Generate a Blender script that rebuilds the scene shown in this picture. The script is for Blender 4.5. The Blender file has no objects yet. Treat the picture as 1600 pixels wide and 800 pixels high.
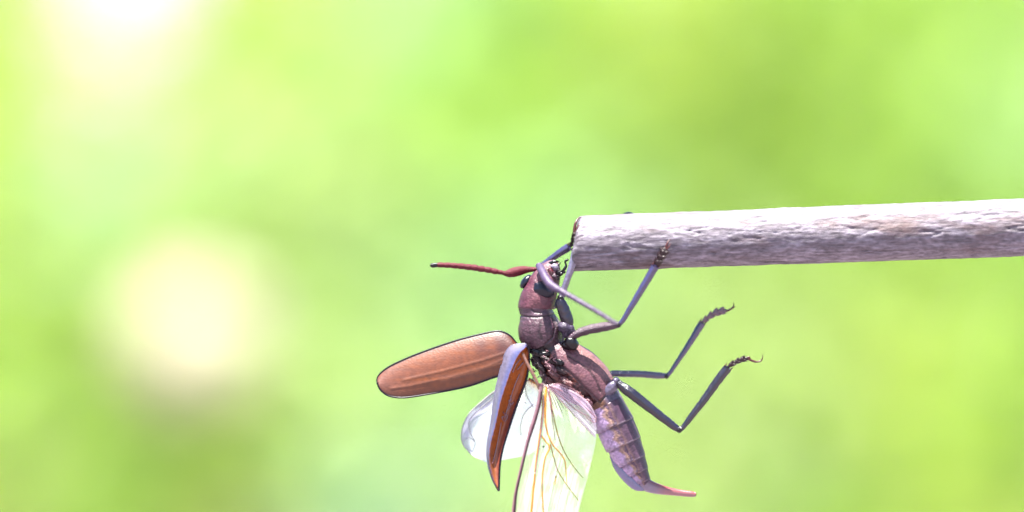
import bpy, math, random
import numpy as np
from mathutils import Vector, noise

# ------------------------------------------------------------------ camera, sky, sun, exposure
SC = bpy.context.scene
COL = SC.collection
LENS = 100.0                       # macro lens, 36 mm sensor
DIST = 0.267                       # metres from the lens to the beetle
CAMZ = 1.20                        # metres above the ground
K = 36.0 / LENS / 1600.0           # slope per picture unit (the frame is 1600 units wide)
U = DIST * K                       # one unit at the beetle = 0.06 mm

cam = bpy.data.cameras.new('camera')
cam.lens = LENS; cam.sensor_width = 36.0; cam.clip_start = 0.005; cam.clip_end = 5000
cam.dof.use_dof = True
cam.dof.focus_distance = DIST - 12 * U
cam.dof.aperture_fstop = 6.0
camo = bpy.data.objects.new('camera', cam); COL.objects.link(camo)
camo.location = (0, -DIST, CAMZ); camo.rotation_euler = (math.radians(90), 0, 0)
SC.camera = camo

SUN_EL, SUN_AZ = 77.0, 205.0       # azimuth from +Y (behind the beetle) towards +X
world = bpy.data.worlds.new('World'); SC.world = world; world.use_nodes = True
wn = world.node_tree.nodes; wl = world.node_tree.links
bg = wn['Background']; bg.inputs['Strength'].default_value = 0.07
sky = wn.new('ShaderNodeTexSky'); sky.sky_type = 'NISHITA'; sky.sun_disc = False
sky.sun_elevation = math.radians(SUN_EL); sky.sun_rotation = math.radians(SUN_AZ)
sky.dust_density = 1.5
wl.new(sky.outputs[0], bg.inputs['Color'])

sd = bpy.data.lights.new('sun', 'SUN'); sd.energy = 4.8; sd.angle = math.radians(0.6); sd.color = (1.0, 0.96, 0.9)
sun = bpy.data.objects.new('sun', sd); COL.objects.link(sun)
sv = Vector((math.sin(math.radians(SUN_AZ)) * math.cos(math.radians(SUN_EL)),
             math.cos(math.radians(SUN_AZ)) * math.cos(math.radians(SUN_EL)), math.sin(math.radians(SUN_EL))))
sun.rotation_euler = sv.to_track_quat('Z', 'Y').to_euler()
sun.location = sv * 5

SC.view_settings.view_transform = 'Standard'
SC.view_settings.look = 'None'
SC.view_settings.exposure = 3.12
SC.view_settings.gamma = 1.0
SC.render.engine = 'CYCLES'
SC.cycles.use_denoising = True
SC.cycles.denoising_input_passes = 'RGB'
SC.cycles.use_adaptive_sampling = False
SC.cycles.max_bounces = 7
SC.cycles.transparent_max_bounces = 24
SC.cycles.sample_clamp_indirect = 6.0

random.seed(4); rng = np.random.default_rng(11)

# ------------------------------------------------------------------ helpers
def P(px, py, dep=0.0):
    """photo units + depth (same units, positive = away from the lens) -> world metres"""
    D = DIST + dep * U
    return np.array(((px - 800.0) * K * D, dep * U, CAMZ + (400.0 - py) * K * D))

ORG = P(898, 381, 0)               # beetle root: where it grips the stick

def lin(r, g, b, f=1.0, sat=1.0):
    o = []
    m = (r + g + b) / 3
    for c in (r, g, b):
        c = max(4.0, m + (c - m) * sat)
        c /= 255.0
        o.append((c / 12.92 if c <= .04045 else ((c + .055) / 1.055) ** 2.4) * f)
    return tuple(o)

def A(r, g, b): return lin(r, g, b, 0.135, 1.4)
def E(r, g, b): return lin(r, g, b, 0.15, 1.3)

def crom(pts, n, closed=False):
    """smooth resample of a polyline (any dimension) to n points, by length"""
    p = np.asarray(pts, float)
    if len(p) == 2:
        t = np.linspace(0, 1, n)[:, None]; return p[0] * (1 - t) + p[1] * t
    q = np.vstack([2 * p[0] - p[1], p, 2 * p[-1] - p[-2]])
    out = []
    for i in range(1, len(q) - 2):
        a, b, c, d = q[i - 1], q[i], q[i + 1], q[i + 2]
        t = np.linspace(0, 1, 24, endpoint=False)[:, None]
        out.append(.5 * (2 * b + (c - a) * t + (2 * a - 5 * b + 4 * c - d) * t * t + (3 * b - a - 3 * c + d) * t ** 3))
    out = np.vstack(out + [p[-1:]])
    s = np.concatenate([[0], np.cumsum(np.linalg.norm(np.diff(out[:, :2], axis=0), axis=1) + 1e-9)])
    ss = np.linspace(0, s[-1], n)
    return np.stack([np.interp(ss, s, out[:, k]) for k in range(out.shape[1])], 1)

def link(name, verts, faces, mat, parent=None, cols=None, org=ORG, smooth=True):
    me = bpy.data.meshes.new(name)
    v = np.asarray(verts, float) - org
    me.from_pydata([tuple(x) for x in v], [], faces)
    if smooth: me.polygons.foreach_set('use_smooth', [True] * len(me.polygons))
    if cols is not None:
        ca = me.color_attributes.new('tint', 'FLOAT_COLOR', 'POINT')
        c = np.ones((len(v), 4)); c[:, :3] = cols
        ca.data.foreach_set('color', c.ravel())
    me.materials.append(mat); me.update()
    o = bpy.data.objects.new(name, me); COL.objects.link(o)
    if parent is not None: o.parent = parent
    else: o.location = org
    return o

def frames(px):
    """tangent / in-picture normal for a path given in photo units (x, y, dep)"""
    t = np.gradient(px, axis=0)
    t /= np.linalg.norm(t, axis=1)[:, None] + 1e-9
    N = np.array([0, 0, 1.0])[None] - t * t[:, 2:3]
    N /= np.linalg.norm(N, axis=1)[:, None] + 1e-9
    B = np.cross(N, t)                         # lies in the picture plane
    return t, N, B

def mixc(a, b, t): t = max(0, min(1, t)); return tuple(a[i] * (1 - t) + b[i] * t for i in range(3))
def ss(e0, e1, x):
    t = max(0, min(1, (x - e0) / (e1 - e0))); return t * t * (3 - 2 * t)

def tube(path, rad, n=24, seg=14, flat=1.0, rfun=None, cap=True, wob=0.0):
    """path [(x,y,dep)], rad list of half-widths -> verts (metres), faces. flat = depth/width"""
    pr = np.hstack([np.asarray(path, float), np.asarray(rad, float)[:, None]])
    r = crom(pr, n)
    c, ra = r[:, :3], np.maximum(r[:, 3], .05)
    t, N, B = frames(c)
    V = []; F = []
    for i in range(n):
        for j in range(seg):
            a = 2 * math.pi * j / seg
            m = ra[i] * (rfun(i / (n - 1), a) if rfun else 1.0)
            if wob: m *= 1 + wob * noise.noise(Vector((c[i, 0] * .2 + math.cos(a), c[i, 1] * .2 + math.sin(a), 7.3)))
            q = c[i] + B[i] * math.cos(a) * m + N[i] * math.sin(a) * m * flat
            V.append(P(*q))
    for i in range(n - 1):
        for j in range(seg):
            k = (j + 1) % seg
            F.append((i * seg + j, i * seg + k, (i + 1) * seg + k, (i + 1) * seg + j))
    if cap:
        for e, s in ((0, -1), (n - 1, 1)):
            q = c[e] + t[e] * s * ra[e] * .5
            V.append(P(*q)); m = len(V) - 1
            for j in range(seg):
                k = (j + 1) % seg
                F.append((e * seg + j, m, e * seg + k) if s > 0 else (e * seg + k, m, e * seg + j))
    return V, F

def merge(parts):
    V = []; F = []
    for v, f in parts:
        o = len(V); V += list(v); F += [tuple(i + o for i in q) for q in f]
    return V, F

# ------------------------------------------------------------------ materials
def nodes(name):
    m = bpy.data.materials.new(name); m.use_nodes = True
    return m, m.node_tree.nodes, m.node_tree.links, m.node_tree.nodes['Principled BSDF']

def chitin(name, col=None, rough=.38, spec=.5, coat=0., nscale=4200, bump=.25, var=.35, fine=14000, sheen=0.):
    m, n, l, p = nodes(name)
    tc = n.new('ShaderNodeTexCoord')
    no = n.new('ShaderNodeTexNoise'); no.inputs['Scale'].default_value = nscale; no.inputs['Detail'].default_value = 5
    l.new(tc.outputs['Object'], no.inputs['Vector'])
    if col is None:
        src = n.new('ShaderNodeAttribute'); src.attribute_name = 'tint'; so = src.outputs['Color']
    else:
        src = n.new('ShaderNodeRGB'); src.outputs[0].default_value = (*col, 1); so = src.outputs[0]
    ra = n.new('ShaderNodeMapRange'); ra.inputs['From Min'].default_value = .3; ra.inputs['From Max'].default_value = .7
    ra.inputs['To Min'].default_value = 1 - var; ra.inputs['To Max'].default_value = 1 + var
    l.new(no.outputs['Fac'], ra.inputs['Value'])
    mx = n.new('ShaderNodeVectorMath'); mx.operation = 'SCALE'
    l.new(so, mx.inputs[0]); l.new(ra.outputs[0], mx.inputs['Scale'])
    l.new(mx.outputs[0], p.inputs['Base Color'])
    f = n.new('ShaderNodeTexNoise'); f.inputs['Scale'].default_value = fine; f.inputs['Detail'].default_value = 3
    l.new(tc.outputs['Object'], f.inputs['Vector'])
    b = n.new('ShaderNodeBump'); b.inputs['Strength'].default_value = bump; b.inputs['Distance'].default_value = U * 2.5
    l.new(f.outputs['Fac'], b.inputs['Height']); l.new(b.outputs[0], p.inputs['Normal'])
    p.inputs['Roughness'].default_value = rough
    p.inputs['Specular IOR Level'].default_value = spec
    p.inputs['Coat Weight'].default_value = coat; p.inputs['Coat Roughness'].default_value = .2
    if sheen:
        p.inputs['Sheen Weight'].default_value = sheen; p.inputs['Sheen Tint'].default_value = (.85, .85, 1, 1)
    return m

M_body = chitin('body_cuticle', None, .46, .3, 0, 3600, .5, .4, 5000, .0)
M_plate = chitin('plate_cuticle', None, .42, .3, .0, 3200, .3, .25, 5600, .0)
M_legdark = chitin('dark_leg_cuticle', A(38, 30, 56), .26, .45, .05, 3000, .3, .5)
M_leglilac = chitin('lilac_leg_cuticle', A(92, 82, 132), .26, .6, .15, 3000, .2, .35)
M_legplum = chitin('plum_leg_cuticle', A(92, 50, 80), .36, .4, .0, 4500, .6, .5)
M_tarsus = chitin('brown_tarsus', A(58, 26, 32), .4, .25, .0, 6000, .3, .5)
M_tarsus_pale = chitin('pale_tarsus', A(160, 125, 140), .4, .5, .1, 6000, .3, .4)
M_claw = chitin('claw_horn', A(112, 56, 50), .35, .35, .0, 5000, .1, .3)
M_eye = chitin('eye_facets', A(34, 36, 60), .3, .25, .0, 5000, .15, .2, 24000)
M_black = chitin('black_horn', A(22, 14, 22), .3, .25, .0, 5000, .2, .3)
M_antred = chitin('red_antenna', lin(156, 24, 60, .105, 1.2), .5, .17, .0, 7000, .6, .35, 11000)
M_antlilac = chitin('lilac_antenna', A(124, 102, 138), .5, .3, .0, 5000, .2, .2)
M_rim = chitin('elytron_rim', A(34, 20, 40), .35, .2, .0, 3000, .1, .2)
M_vein_dark = chitin('dark_vein', A(84, 44, 58), .35, .3, .0, 3000, .1, .3)
M_vein_orange = chitin('orange_vein', lin(240, 165, 30, .24, 1.2), .35, .5, .2, 3000, .1, .2)
M_vein_pink = chitin('pink_vein', E(215, 165, 175), .3, .5, .2, 3000, .1, .2)
M_vein_grey = chitin('grey_vein', lin(190, 186, 190, .3, 1), .4, .5, .1, 3000, .1, .2)
M_tail = chitin('tail_cuticle', None, .3, .5, .3, 3000, .15, .15)

def elytron_mat(name):
    m, n, l, p = nodes(name)
    tc = n.new('ShaderNodeTexCoord')
    at = n.new('ShaderNodeAttribute'); at.attribute_name = 'tint'
    no = n.new('ShaderNodeTexNoise'); no.inputs['Scale'].default_value = 2200; no.inputs['Detail'].default_value = 6
    l.new(tc.outputs['Object'], no.inputs['Vector'])
    ra = n.new('ShaderNodeMapRange'); ra.inputs['From Min'].default_value = .3; ra.inputs['From Max'].default_value = .7
    ra.inputs['To Min'].default_value = .8; ra.inputs['To Max'].default_value = 1.2
    l.new(no.outputs['Fac'], ra.inputs['Value'])
    mx = n.new('ShaderNodeVectorMath'); mx.operation = 'SCALE'
    l.new(at.outputs['Color'], mx.inputs[0]); l.new(ra.outputs[0], mx.inputs['Scale'])
    l.new(mx.outputs[0], p.inputs['Base Color'])
    vo = n.new('ShaderNodeTexVoronoi'); vo.inputs['Scale'].default_value = 5200
    l.new(tc.outputs['Object'], vo.inputs['Vector'])
    b = n.new('ShaderNodeBump'); b.inputs['Strength'].default_value = .13; b.inputs['Distance'].default_value = U * 1.4
    l.new(vo.outputs['Distance'], b.inputs['Height']); l.new(b.outputs[0], p.inputs['Normal'])
    p.inputs['Roughness'].default_value = .44; p.inputs['Specular IOR Level'].default_value = .45
    p.inputs['Coat Weight'].default_value = .05; p.inputs['Coat Roughness'].default_value = .25
    tr = n.new('ShaderNodeBsdfTranslucent'); l.new(mx.outputs[0], tr.inputs['Color'])
    ms = n.new('ShaderNodeMixShader'); ms.inputs[0].default_value = .3
    l.new(p.outputs[0], ms.inputs[1]); l.new(tr.outputs[0], ms.inputs[2])
    l.new(ms.outputs[0], n['Material Output'].inputs['Surface'])
    return m
M_elytron = elytron_mat('elytron_shell')

def membrane(name, trans, tint, alpha=.55):
    m, n, l, p = nodes(name)
    tr = n.new('ShaderNodeBsdfTransparent'); tr.inputs[0].default_value = (*trans, 1)
    tl = n.new('ShaderNodeBsdfTranslucent')
    df = n.new('ShaderNodeBsdfDiffuse')
    gl = n.new('ShaderNodeBsdfGlossy'); gl.inputs['Roughness'].default_value = .18
    at = n.new('ShaderNodeAttribute'); at.attribute_name = 'tint'
    mul = n.new('ShaderNodeMix'); mul.data_type = 'RGBA'; mul.blend_type = 'MULTIPLY'; mul.inputs[0].default_value = 1
    l.new(at.outputs['Color'], mul.inputs[6]); mul.inputs[7].default_value = (*tint, 1)
    l.new(mul.outputs[2], tl.inputs[0]); l.new(mul.outputs[2], df.inputs[0])
    m1 = n.new('ShaderNodeMixShader'); m1.inputs[0].default_value = .5
    l.new(tl.outputs[0], m1.inputs[1]); l.new(df.outputs[0], m1.inputs[2])
    m2 = n.new('ShaderNodeMixShader')
    # wrinkles and denser patches of the film
    tc = n.new('ShaderNodeTexCoord'); no = n.new('ShaderNodeTexNoise'); no.inputs['Scale'].default_value = 900; no.inputs['Detail'].default_value = 4
    l.new(tc.outputs['Object'], no.inputs['Vector'])
    ra = n.new('ShaderNodeMapRange'); ra.inputs['From Min'].default_value = .3; ra.inputs['From Max'].default_value = .7
    ra.inputs['To Min'].default_value = alpha - .12; ra.inputs['To Max'].default_value = alpha + .12
    l.new(no.outputs['Fac'], ra.inputs['Value']); l.new(ra.outputs[0], m2.inputs[0])
    l.new(tr.outputs[0], m2.inputs[1]); l.new(m1.outputs[0], m2.inputs[2])
    fr = n.new('ShaderNodeFresnel'); fr.inputs[0].default_value = 1.35
    m3 = n.new('ShaderNodeMixShader'); l.new(fr.outputs[0], m3.inputs[0])
    l.new(m2.outputs[0], m3.inputs[1]); l.new(gl.outputs[0], m3.inputs[2])
    l.new(m3.outputs[0], n['Material Output'].inputs['Surface'])
    return m
M_wing = membrane('wing_film', (.97, 1, .93), (.82, .86, .84), .34)
M_wing_far = membrane('far_wing_film', (.98, .99, .97), (.84, .84, .84), .8)
M_fold = membrane('folded_film', (.95, .9, .95), (.5, .42, .5), .6)

# ------------------------------------------------------------------ the setting: ground and foliage
def ground_mat():
    m, n, l, p = nodes('bounce_ground')
    tc = n.new('ShaderNodeTexCoord'); no = n.new('ShaderNodeTexNoise'); no.inputs['Scale'].default_value = 3; no.inputs['Detail'].default_value = 8
    l.new(tc.outputs['Object'], no.inputs['Vector'])
    cr = n.new('ShaderNodeValToRGB'); cr.color_ramp.elements[0].position = .3; cr.color_ramp.elements[1].position = .7
    cr.color_ramp.elements[0].color = (.13, .10, .115, 1); cr.color_ramp.elements[1].color = (.19, .15, .17, 1)  # pinkish grey chosen so the unseen ground bounces neutral light
    l.new(no.outputs['Fac'], cr.inputs[0]); l.new(cr.outputs[0], p.inputs['Base Color'])
    p.inputs['Roughness'].default_value = .9
    return m
Z = np.zeros(3)
g = 1500.0
go = link('ground', [(-g, -g, 0), (g, -g, 0), (g, g, 0), (-g, g, 0)], [(0, 1, 2, 3)], ground_mat(), None, None, Z, False)
go['kind'] = 'structure'; go['label'] = 'unseen ground below the beetle, coloured to bounce neutral light'

def leaf_mat():
    m, n, l, p = nodes('leaf')
    at = n.new('ShaderNodeAttribute'); at.attribute_name = 'tint'
    l.new(at.outputs['Color'], p.inputs['Base Color'])
    p.inputs['Roughness'].default_value = .55; p.inputs['Specular IOR Level'].default_value = .25
    tl = n.new('ShaderNodeBsdfTranslucent')
    hs = n.new('ShaderNodeVectorMath'); hs.operation = 'MULTIPLY'; hs.inputs[1].default_value = (1.25, 1.2, .7)
    l.new(at.outputs['Color'], hs.inputs[0]); l.new(hs.outputs[0], tl.inputs[0])
    ms = n.new('ShaderNodeMixShader'); ms.inputs[0].default_value = .5
    l.new(p.outputs[0], ms.inputs[1]); l.new(tl.outputs[0], ms.inputs[2])
    l.new(ms.outputs[0], n['Material Output'].inputs['Surface'])
    return m

# invented shrub zones that tone the hedge's light and dark patches: centre in photo units (at hedge depth), spread, leaf colour, fullness
LEAF = {
    'mid': (.178, .290, .048), 'dark': (.140, .225, .030), 'light': (.240, .335, .12),
    'mint': (.21, .345, .14), 'pale': (.245, .375, .25), 'olive': (.20, .205, .028), 'yellow': (.228, .312, .058),  # the pale tone paints sky light coming through thin leaves
}
TONE_ZONES = [
    (40, 180, 110, 'yellow'), (20, 560, 110, 'mid'), (70, 730, 110, 'yellow'), (150, 220, 90, 'pale'), (300, 200, 120, 'light'),
    (440, 60, 90, 'yellow'), (420, 200, 110, 'light'), (560, 250, 120, 'light'), (620, 80, 110, 'mint'), (440, 380, 70, 'dark'),
    (330, 650, 110, 'dark'), (440, 590, 90, 'dark'), (250, 730, 110, 'mid'), (410, 780, 60, 'olive'), (600, 760, 90, 'pale'),
    (560, 560, 100, 'light'), (690, 400, 90, 'mint'), (720, 180, 100, 'mid'), (860, 70, 110, 'mid'), (880, 340, 100, 'mint'),
    (1000, 60, 100, 'yellow'), (1140, 220, 120, 'dark'), (1240, 140, 90, 'dark'), (1050, 290, 70, 'dark'), (1300, 250, 120, 'mid'),
    (1450, 60, 120, 'mid'), (1560, 180, 80, 'mint'), (1380, 290, 90, 'mid'), (1180, 620, 120, 'light'), (1050, 480, 100, 'light'),
    (1330, 560, 110, 'yellow'), (1470, 640, 110, 'mid'), (1560, 480, 100, 'mid'), (1590, 780, 70, 'yellow'), (760, 620, 90, 'mint'),
    (900, 760, 120, 'light'), (1250, 780, 120, 'mid'), (1400, 780, 100, 'yellow'),
]
HEDGE_D = 3.1
def hedge():
    sh = np.array([(s[0], s[1], s[2]) for s in TONE_ZONES]); sc = np.array([LEAF[s[3]] for s in TONE_ZONES])
    N = 120000
    x = rng.uniform(-4.6, 4.6, N); z = rng.uniform(.05, 2.1, N); y = rng.uniform(2.3, 3.9, N)
    dense = (np.abs(x) < 1.1) & (z > .6)
    keep = np.where(dense, rng.random(N) < .6, True)
    x, y, z = x[keep], y[keep], z[keep]
    xi = rng.uniform(-1.0, 1.0, 16000); zi = rng.uniform(.75, 1.7, 16000); yi = rng.uniform(2.4, 3.7, 16000)
    x = np.concatenate([x, xi]); y = np.concatenate([y, yi]); z = np.concatenate([z, zi])
    y = y + (z - .9) * .9                     # the front of the hedge slopes back like a bank
    # where each leaf stands in the hedge, measured on the hedge's own middle plane
    px = 800 + x / (K * (HEDGE_D + DIST)); py = 400 - (z - CAMZ) / (K * (HEDGE_D + DIST))
    d2 = ((px[:, None] - sh[None, :, 0]) ** 2 + (py[:, None] - sh[None, :, 1]) ** 2) / sh[None, :, 2] ** 2
    # each leaf takes the tone of one zone (ragged borders)
    own = np.argmin(d2 + rng.uniform(0, 1.0, d2.shape), axis=1)
    col = sc[own] * rng.uniform(.75, 1.13, (len(x), 1)) * rng.uniform(.94, 1.06, (len(x), 3))
    # the hedge top dips at the left, so that the bright sky shows
    topz = 2.1 - .28 * np.abs(np.sin(x * 2.3 + 1)) - .615 * np.exp(-((x + .53) / .14) ** 4)
    gap = z > topz + rng.normal(0, .025, len(x))
    ok = ~gap
    x, y, z, col = x[ok], y[ok], z[ok], col[ok]
    n = len(x)
    L = rng.uniform(.032, .062, n); W = L * rng.uniform(.42, .62, n)
    a = rng.normal(size=(n, 3)) + np.array([0, -.25, -.35]); a /= np.linalg.norm(a, axis=1)[:, None]
    nr = rng.normal(size=(n, 3)) * .8 + np.array([0, -.55, .75]); nr /= np.linalg.norm(nr, axis=1)[:, None]
    b = np.cross(nr, a); b /= np.linalg.norm(b, axis=1)[:, None] + 1e-9; nr = np.cross(a, b)
    c = np.stack([x, y, z], 1)
    V = np.empty((n, 6, 3))
    V[:, 0] = c - a * L[:, None] * .5
    V[:, 1] = c - a * L[:, None] * .12 + b * W[:, None] * .5 + nr * L[:, None] * .07
    V[:, 2] = c + a * L[:, None] * .25 + b * W[:, None] * .36 + nr * L[:, None] * .05
    V[:, 3] = c + a * L[:, None] * .5 - nr * L[:, None] * .08
    V[:, 4] = c + a * L[:, None] * .25 - b * W[:, None] * .36 + nr * L[:, None] * .05
    V[:, 5] = c - a * L[:, None] * .12 - b * W[:, None] * .5 + nr * L[:, None] * .07
    me = bpy.data.meshes.new('foliage')
    me.vertices.add(n * 6); me.vertices.foreach_set('co', V.ravel())
    base = np.arange(n)[:, None] * 6
    F = np.concatenate([base + np.array([[0, 1, 2, 3]]), base + np.array([[0, 3, 4, 5]])], 1).ravel()
    me.loops.add(n * 8); me.loops.foreach_set('vertex_index', F.astype(np.int32))
    me.polygons.add(n * 2); me.polygons.foreach_set('loop_start', np.arange(n * 2, dtype=np.int32) * 4)
    me.update(calc_edges=True); me.validate()
    ca = me.color_attributes.new('tint', 'FLOAT_COLOR', 'POINT')
    cc = np.ones((n, 6, 4)); cc[:, :, :3] = col[:, None, :]
    ca.data.foreach_set('color', cc.ravel())
    me.materials.append(leaf_mat())
    o = bpy.data.objects.new('foliage', me); COL.objects.link(o)
    o['kind'] = 'stuff'; o['label'] = 'soft out-of-focus bright green foliage filling the background'; o['category'] = 'foliage'
    # woody stems inside the hedge
    Vs = []; Fs = []
    for i in range(60):
        sx, sy = rng.uniform(-4.5, 4.5), rng.uniform(2.8, 3.6)
        h = rng.uniform(1.0, 1.35) ; lean = rng.normal(0, .12, 2); k0 = len(Vs)
        for q in range(7):
            t = q / 6; r = .014 * (1 - t * .75)
            for j in range(6):
                an = j * math.pi / 3
                Vs.append((sx + lean[0] * t + .03 * math.sin(5 * t + i) + r * math.cos(an), sy + lean[1] * t + r * math.sin(an), -.02 + h * t))
        for q in range(6):
            for j in range(6):
                Fs.append((k0 + q * 6 + j, k0 + q * 6 + (j + 1) % 6, k0 + q * 6 + 6 + (j + 1) % 6, k0 + q * 6 + 6 + j))
    st = link('stem', Vs, Fs, chitin('bark', (.09, .06, .035), .85, .2, 0, 40, .3, .3, 200), o, None, Z)
    st['kind'] = 'stuff'
hedge()

# pale round glow left of the beetle, given by a made-up blossom before the hedge
def bloom():
    m, n, l, p = nodes('cream_petal')
    p.inputs['Base Color'].default_value = (.58, .52, .42, 1); p.inputs['Roughness'].default_value = .6
    tl = n.new('ShaderNodeBsdfTranslucent'); tl.inputs[0].default_value = (.58, .52, .40, 1)
    ms = n.new('ShaderNodeMixShader'); ms.inputs[0].default_value = .5
    l.new(p.outputs[0], ms.inputs[1]); l.new(tl.outputs[0], ms.inputs[2]); l.new(ms.outputs[0], n['Material Output'].inputs['Surface'])
    dep = 1.5; D = DIST + dep
    c = np.array(((308 - 800) * K * D, dep, CAMZ + (400 - 530) * K * D))
    root = bpy.data.objects.new('standin_flower', None); COL.objects.link(root); root.location = (c[0], c[1], 0)
    root['label'] = 'round pale cream glow from a made-up blossom blurred against the foliage, left of the beetle'; root['category'] = 'standin_flower'
    R = .0325; o3 = np.array((c[0], c[1], 0))
    V = []; F = []
    for i in range(170):
        ph = math.acos(1 - 2 * (i + .5) / 170); th = i * 2.39996
        d = np.array((math.sin(ph) * math.cos(th), math.sin(ph) * math.sin(th), math.cos(ph)))
        q = c + d * R * rng.uniform(.82, 1.05) * np.array((1.05, 1, 1.0))
        u = np.cross(d, rng.normal(size=3)); u /= np.linalg.norm(u); w = np.cross(d, u)
        for e in range(4):
            s1 = u if e % 2 == 0 else w; s2 = w if e % 2 == 0 else u
            if e > 1: s1 = -s1
            r = .0085; k0 = len(V)
            V += [q, q + s1 * r * .6 + s2 * r * .5 + d * .002, q + s1 * r * 1.15 + d * .003, q + s1 * r * .6 - s2 * r * .5 + d * .002]
            F.append((k0, k0 + 1, k0 + 2, k0 + 3))
    link('petals', V, F, m, root, None, o3)
    V = []; F = []
    for q in range(14):
        t = q / 13; r = .005
        for j in range(8):
            an = j * math.pi / 4
            V.append((c[0] + .03 * math.sin(t * 3.0) - .03 * math.sin(3.0) + r * math.cos(an), c[1] + r * math.sin(an), (c[2] - .02) * t))
    for q in range(13):
        for j in range(8):
            F.append((q * 8 + j, q * 8 + (j + 1) % 8, q * 8 + 8 + (j + 1) % 8, q * 8 + 8 + j))
    link('stalk', V, F, chitin('green_stalk', (.07, .11, .03), .6, .3, 0, 60, .2, .2, 200), root, None, o3)
bloom()

# ------------------------------------------------------------------ the stick
def stick():
    m, n, l, p = nodes('weathered_stick')
    tc = n.new('ShaderNodeTexCoord'); mp = n.new('ShaderNodeMapping')
    mp.inputs['Rotation'].default_value = (0, math.radians(2.1), 0)
    mp.inputs['Scale'].default_value = (.19, 1, 1); l.new(tc.outputs['Object'], mp.inputs[0])
    a = n.new('ShaderNodeTexNoise'); a.inputs['Scale'].default_value = 2300; a.inputs['Detail'].default_value = 10; a.inputs['Roughness'].default_value = .72
    l.new(mp.outputs[0], a.inputs['Vector'])
    mp2 = n.new('ShaderNodeMapping'); mp2.inputs['Scale'].default_value = (.35, 1, 1); l.new(tc.outputs['Object'], mp2.inputs[0])
    b = n.new('ShaderNodeTexNoise'); b.inputs['Scale'].default_value = 420; b.inputs['Detail'].default_value = 5
    l.new(mp2.outputs[0], b.inputs['Vector'])
    f = n.new('ShaderNodeTexNoise'); f.inputs['Scale'].default_value = 4200; f.inputs['Detail'].default_value = 5
    mp3 = n.new('ShaderNodeMapping'); mp3.inputs['Scale'].default_value = (.45, 1, 1); l.new(tc.outputs['Object'], mp3.inputs[0]); l.new(mp3.outputs[0], f.inputs['Vector'])
    cr = n.new('ShaderNodeValToRGB'); e = cr.color_ramp.elements
    e[0].position = .34; e[0].color = (.026, .019, .024, 1); e[1].position = .66; e[1].color = (.135, .12, .145, 1)
    k = e.new(.5); k.color = (.07, .058, .071, 1)
    l.new(a.outputs['Fac'], cr.inputs[0])
    pt = n.new('ShaderNodeMapRange'); pt.inputs['From Min'].default_value = .52; pt.inputs['From Max'].default_value = .68
    l.new(b.outputs['Fac'], pt.inputs['Value'])
    mx = n.new('ShaderNodeMix'); mx.data_type = 'RGBA'; l.new(pt.outputs[0], mx.inputs[0])
    l.new(cr.outputs[0], mx.inputs[6]); mx.inputs[7].default_value = (.045, .025, .025, 1)
    gr = n.new('ShaderNodeMapRange'); gr.inputs['From Min'].default_value = .35; gr.inputs['From Max'].default_value = .65
    gr.inputs['To Min'].default_value = .65; gr.inputs['To Max'].default_value = 1.32; l.new(f.outputs['Fac'], gr.inputs['Value'])
    vm = n.new('ShaderNodeVectorMath'); vm.operation = 'SCALE'; l.new(mx.outputs[2], vm.inputs[0]); l.new(gr.outputs[0], vm.inputs['Scale'])
    l.new(vm.outputs[0], p.inputs['Base Color'])
    p.inputs['Roughness'].default_value = .62; p.inputs['Specular IOR Level'].default_value = .4
    b1 = n.new('ShaderNodeBump'); b1.inputs['Strength'].default_value = .75; b1.inputs['Distance'].default_value = U * 3.0
    l.new(a.outputs['Fac'], b1.inputs['Height'])
    b2 = n.new('ShaderNodeBump'); b2.inputs['Strength'].default_value = .35; b2.inputs['Distance'].default_value = U * 2.0
    l.new(f.outputs['Fac'], b2.inputs['Height']); l.new(b1.outputs[0], b2.inputs['Normal'])
    l.new(b2.outputs[0], p.inputs['Normal'])
    NR, SG = 640, 150
    L = 1250.0
    V = []; F = []
    for i in range(NR):
        t = (i / (NR - 1)) ** 1.25
        s = t * L
        x = 898 + s; y = 381 - s * 25.5 / 702
        # beyond the picture the stem bends down to the ground
        R = 43 + 2 * s / 702
        for j in range(SG):
            an = 2 * math.pi * j / SG
            ca, sa = math.cos(an), math.sin(an)
            q = Vector((s * .006, ca * 1.1, sa * 1.1))
            r = R * (1 + .022 * noise.noise(q) ) + 1.1 * noise.noise(Vector((s * .02, ca * 4, sa * 4 + 9))) + .7 * noise.noise(Vector((s * .07, ca * 9, sa * 9 + 3)))
            cn = noise.noise(Vector((s * .011, ca * 5.0 + 3, sa * 5.0))); r -= 2.4 * max(0, 1 - abs(cn) * 9) * ss(.0, .35, noise.noise(Vector((s * .015, ca * 2, sa * 2 + 20))) + .1)
            if s < 6: r *= 1 - .10 * (1 - s / 6) ** 2 + .012 * noise.noise(Vector((ca * 5, sa * 5, 2)))
            xo = x - ca * 6 * max(0, 1 - s / 60) if False else x + (ca * 6 + 2.6 * noise.noise(Vector((ca * 2.5, sa * 2.5, 1.5))) + 1.4 * noise.noise(Vector((ca * 9, sa * 9, 4.5)))) * math.exp(-s / 60)
            V.append(P(xo, y - ca * r, sa * r))
    for i in range(NR - 1):
        for j in range(SG):
            k = (j + 1) % SG
            F.append((i * SG + j, i * SG + k, (i + 1) * SG + k, (i + 1) * SG + j))
    # end face: pith slightly hollow
    prev = list(range(SG))
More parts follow.
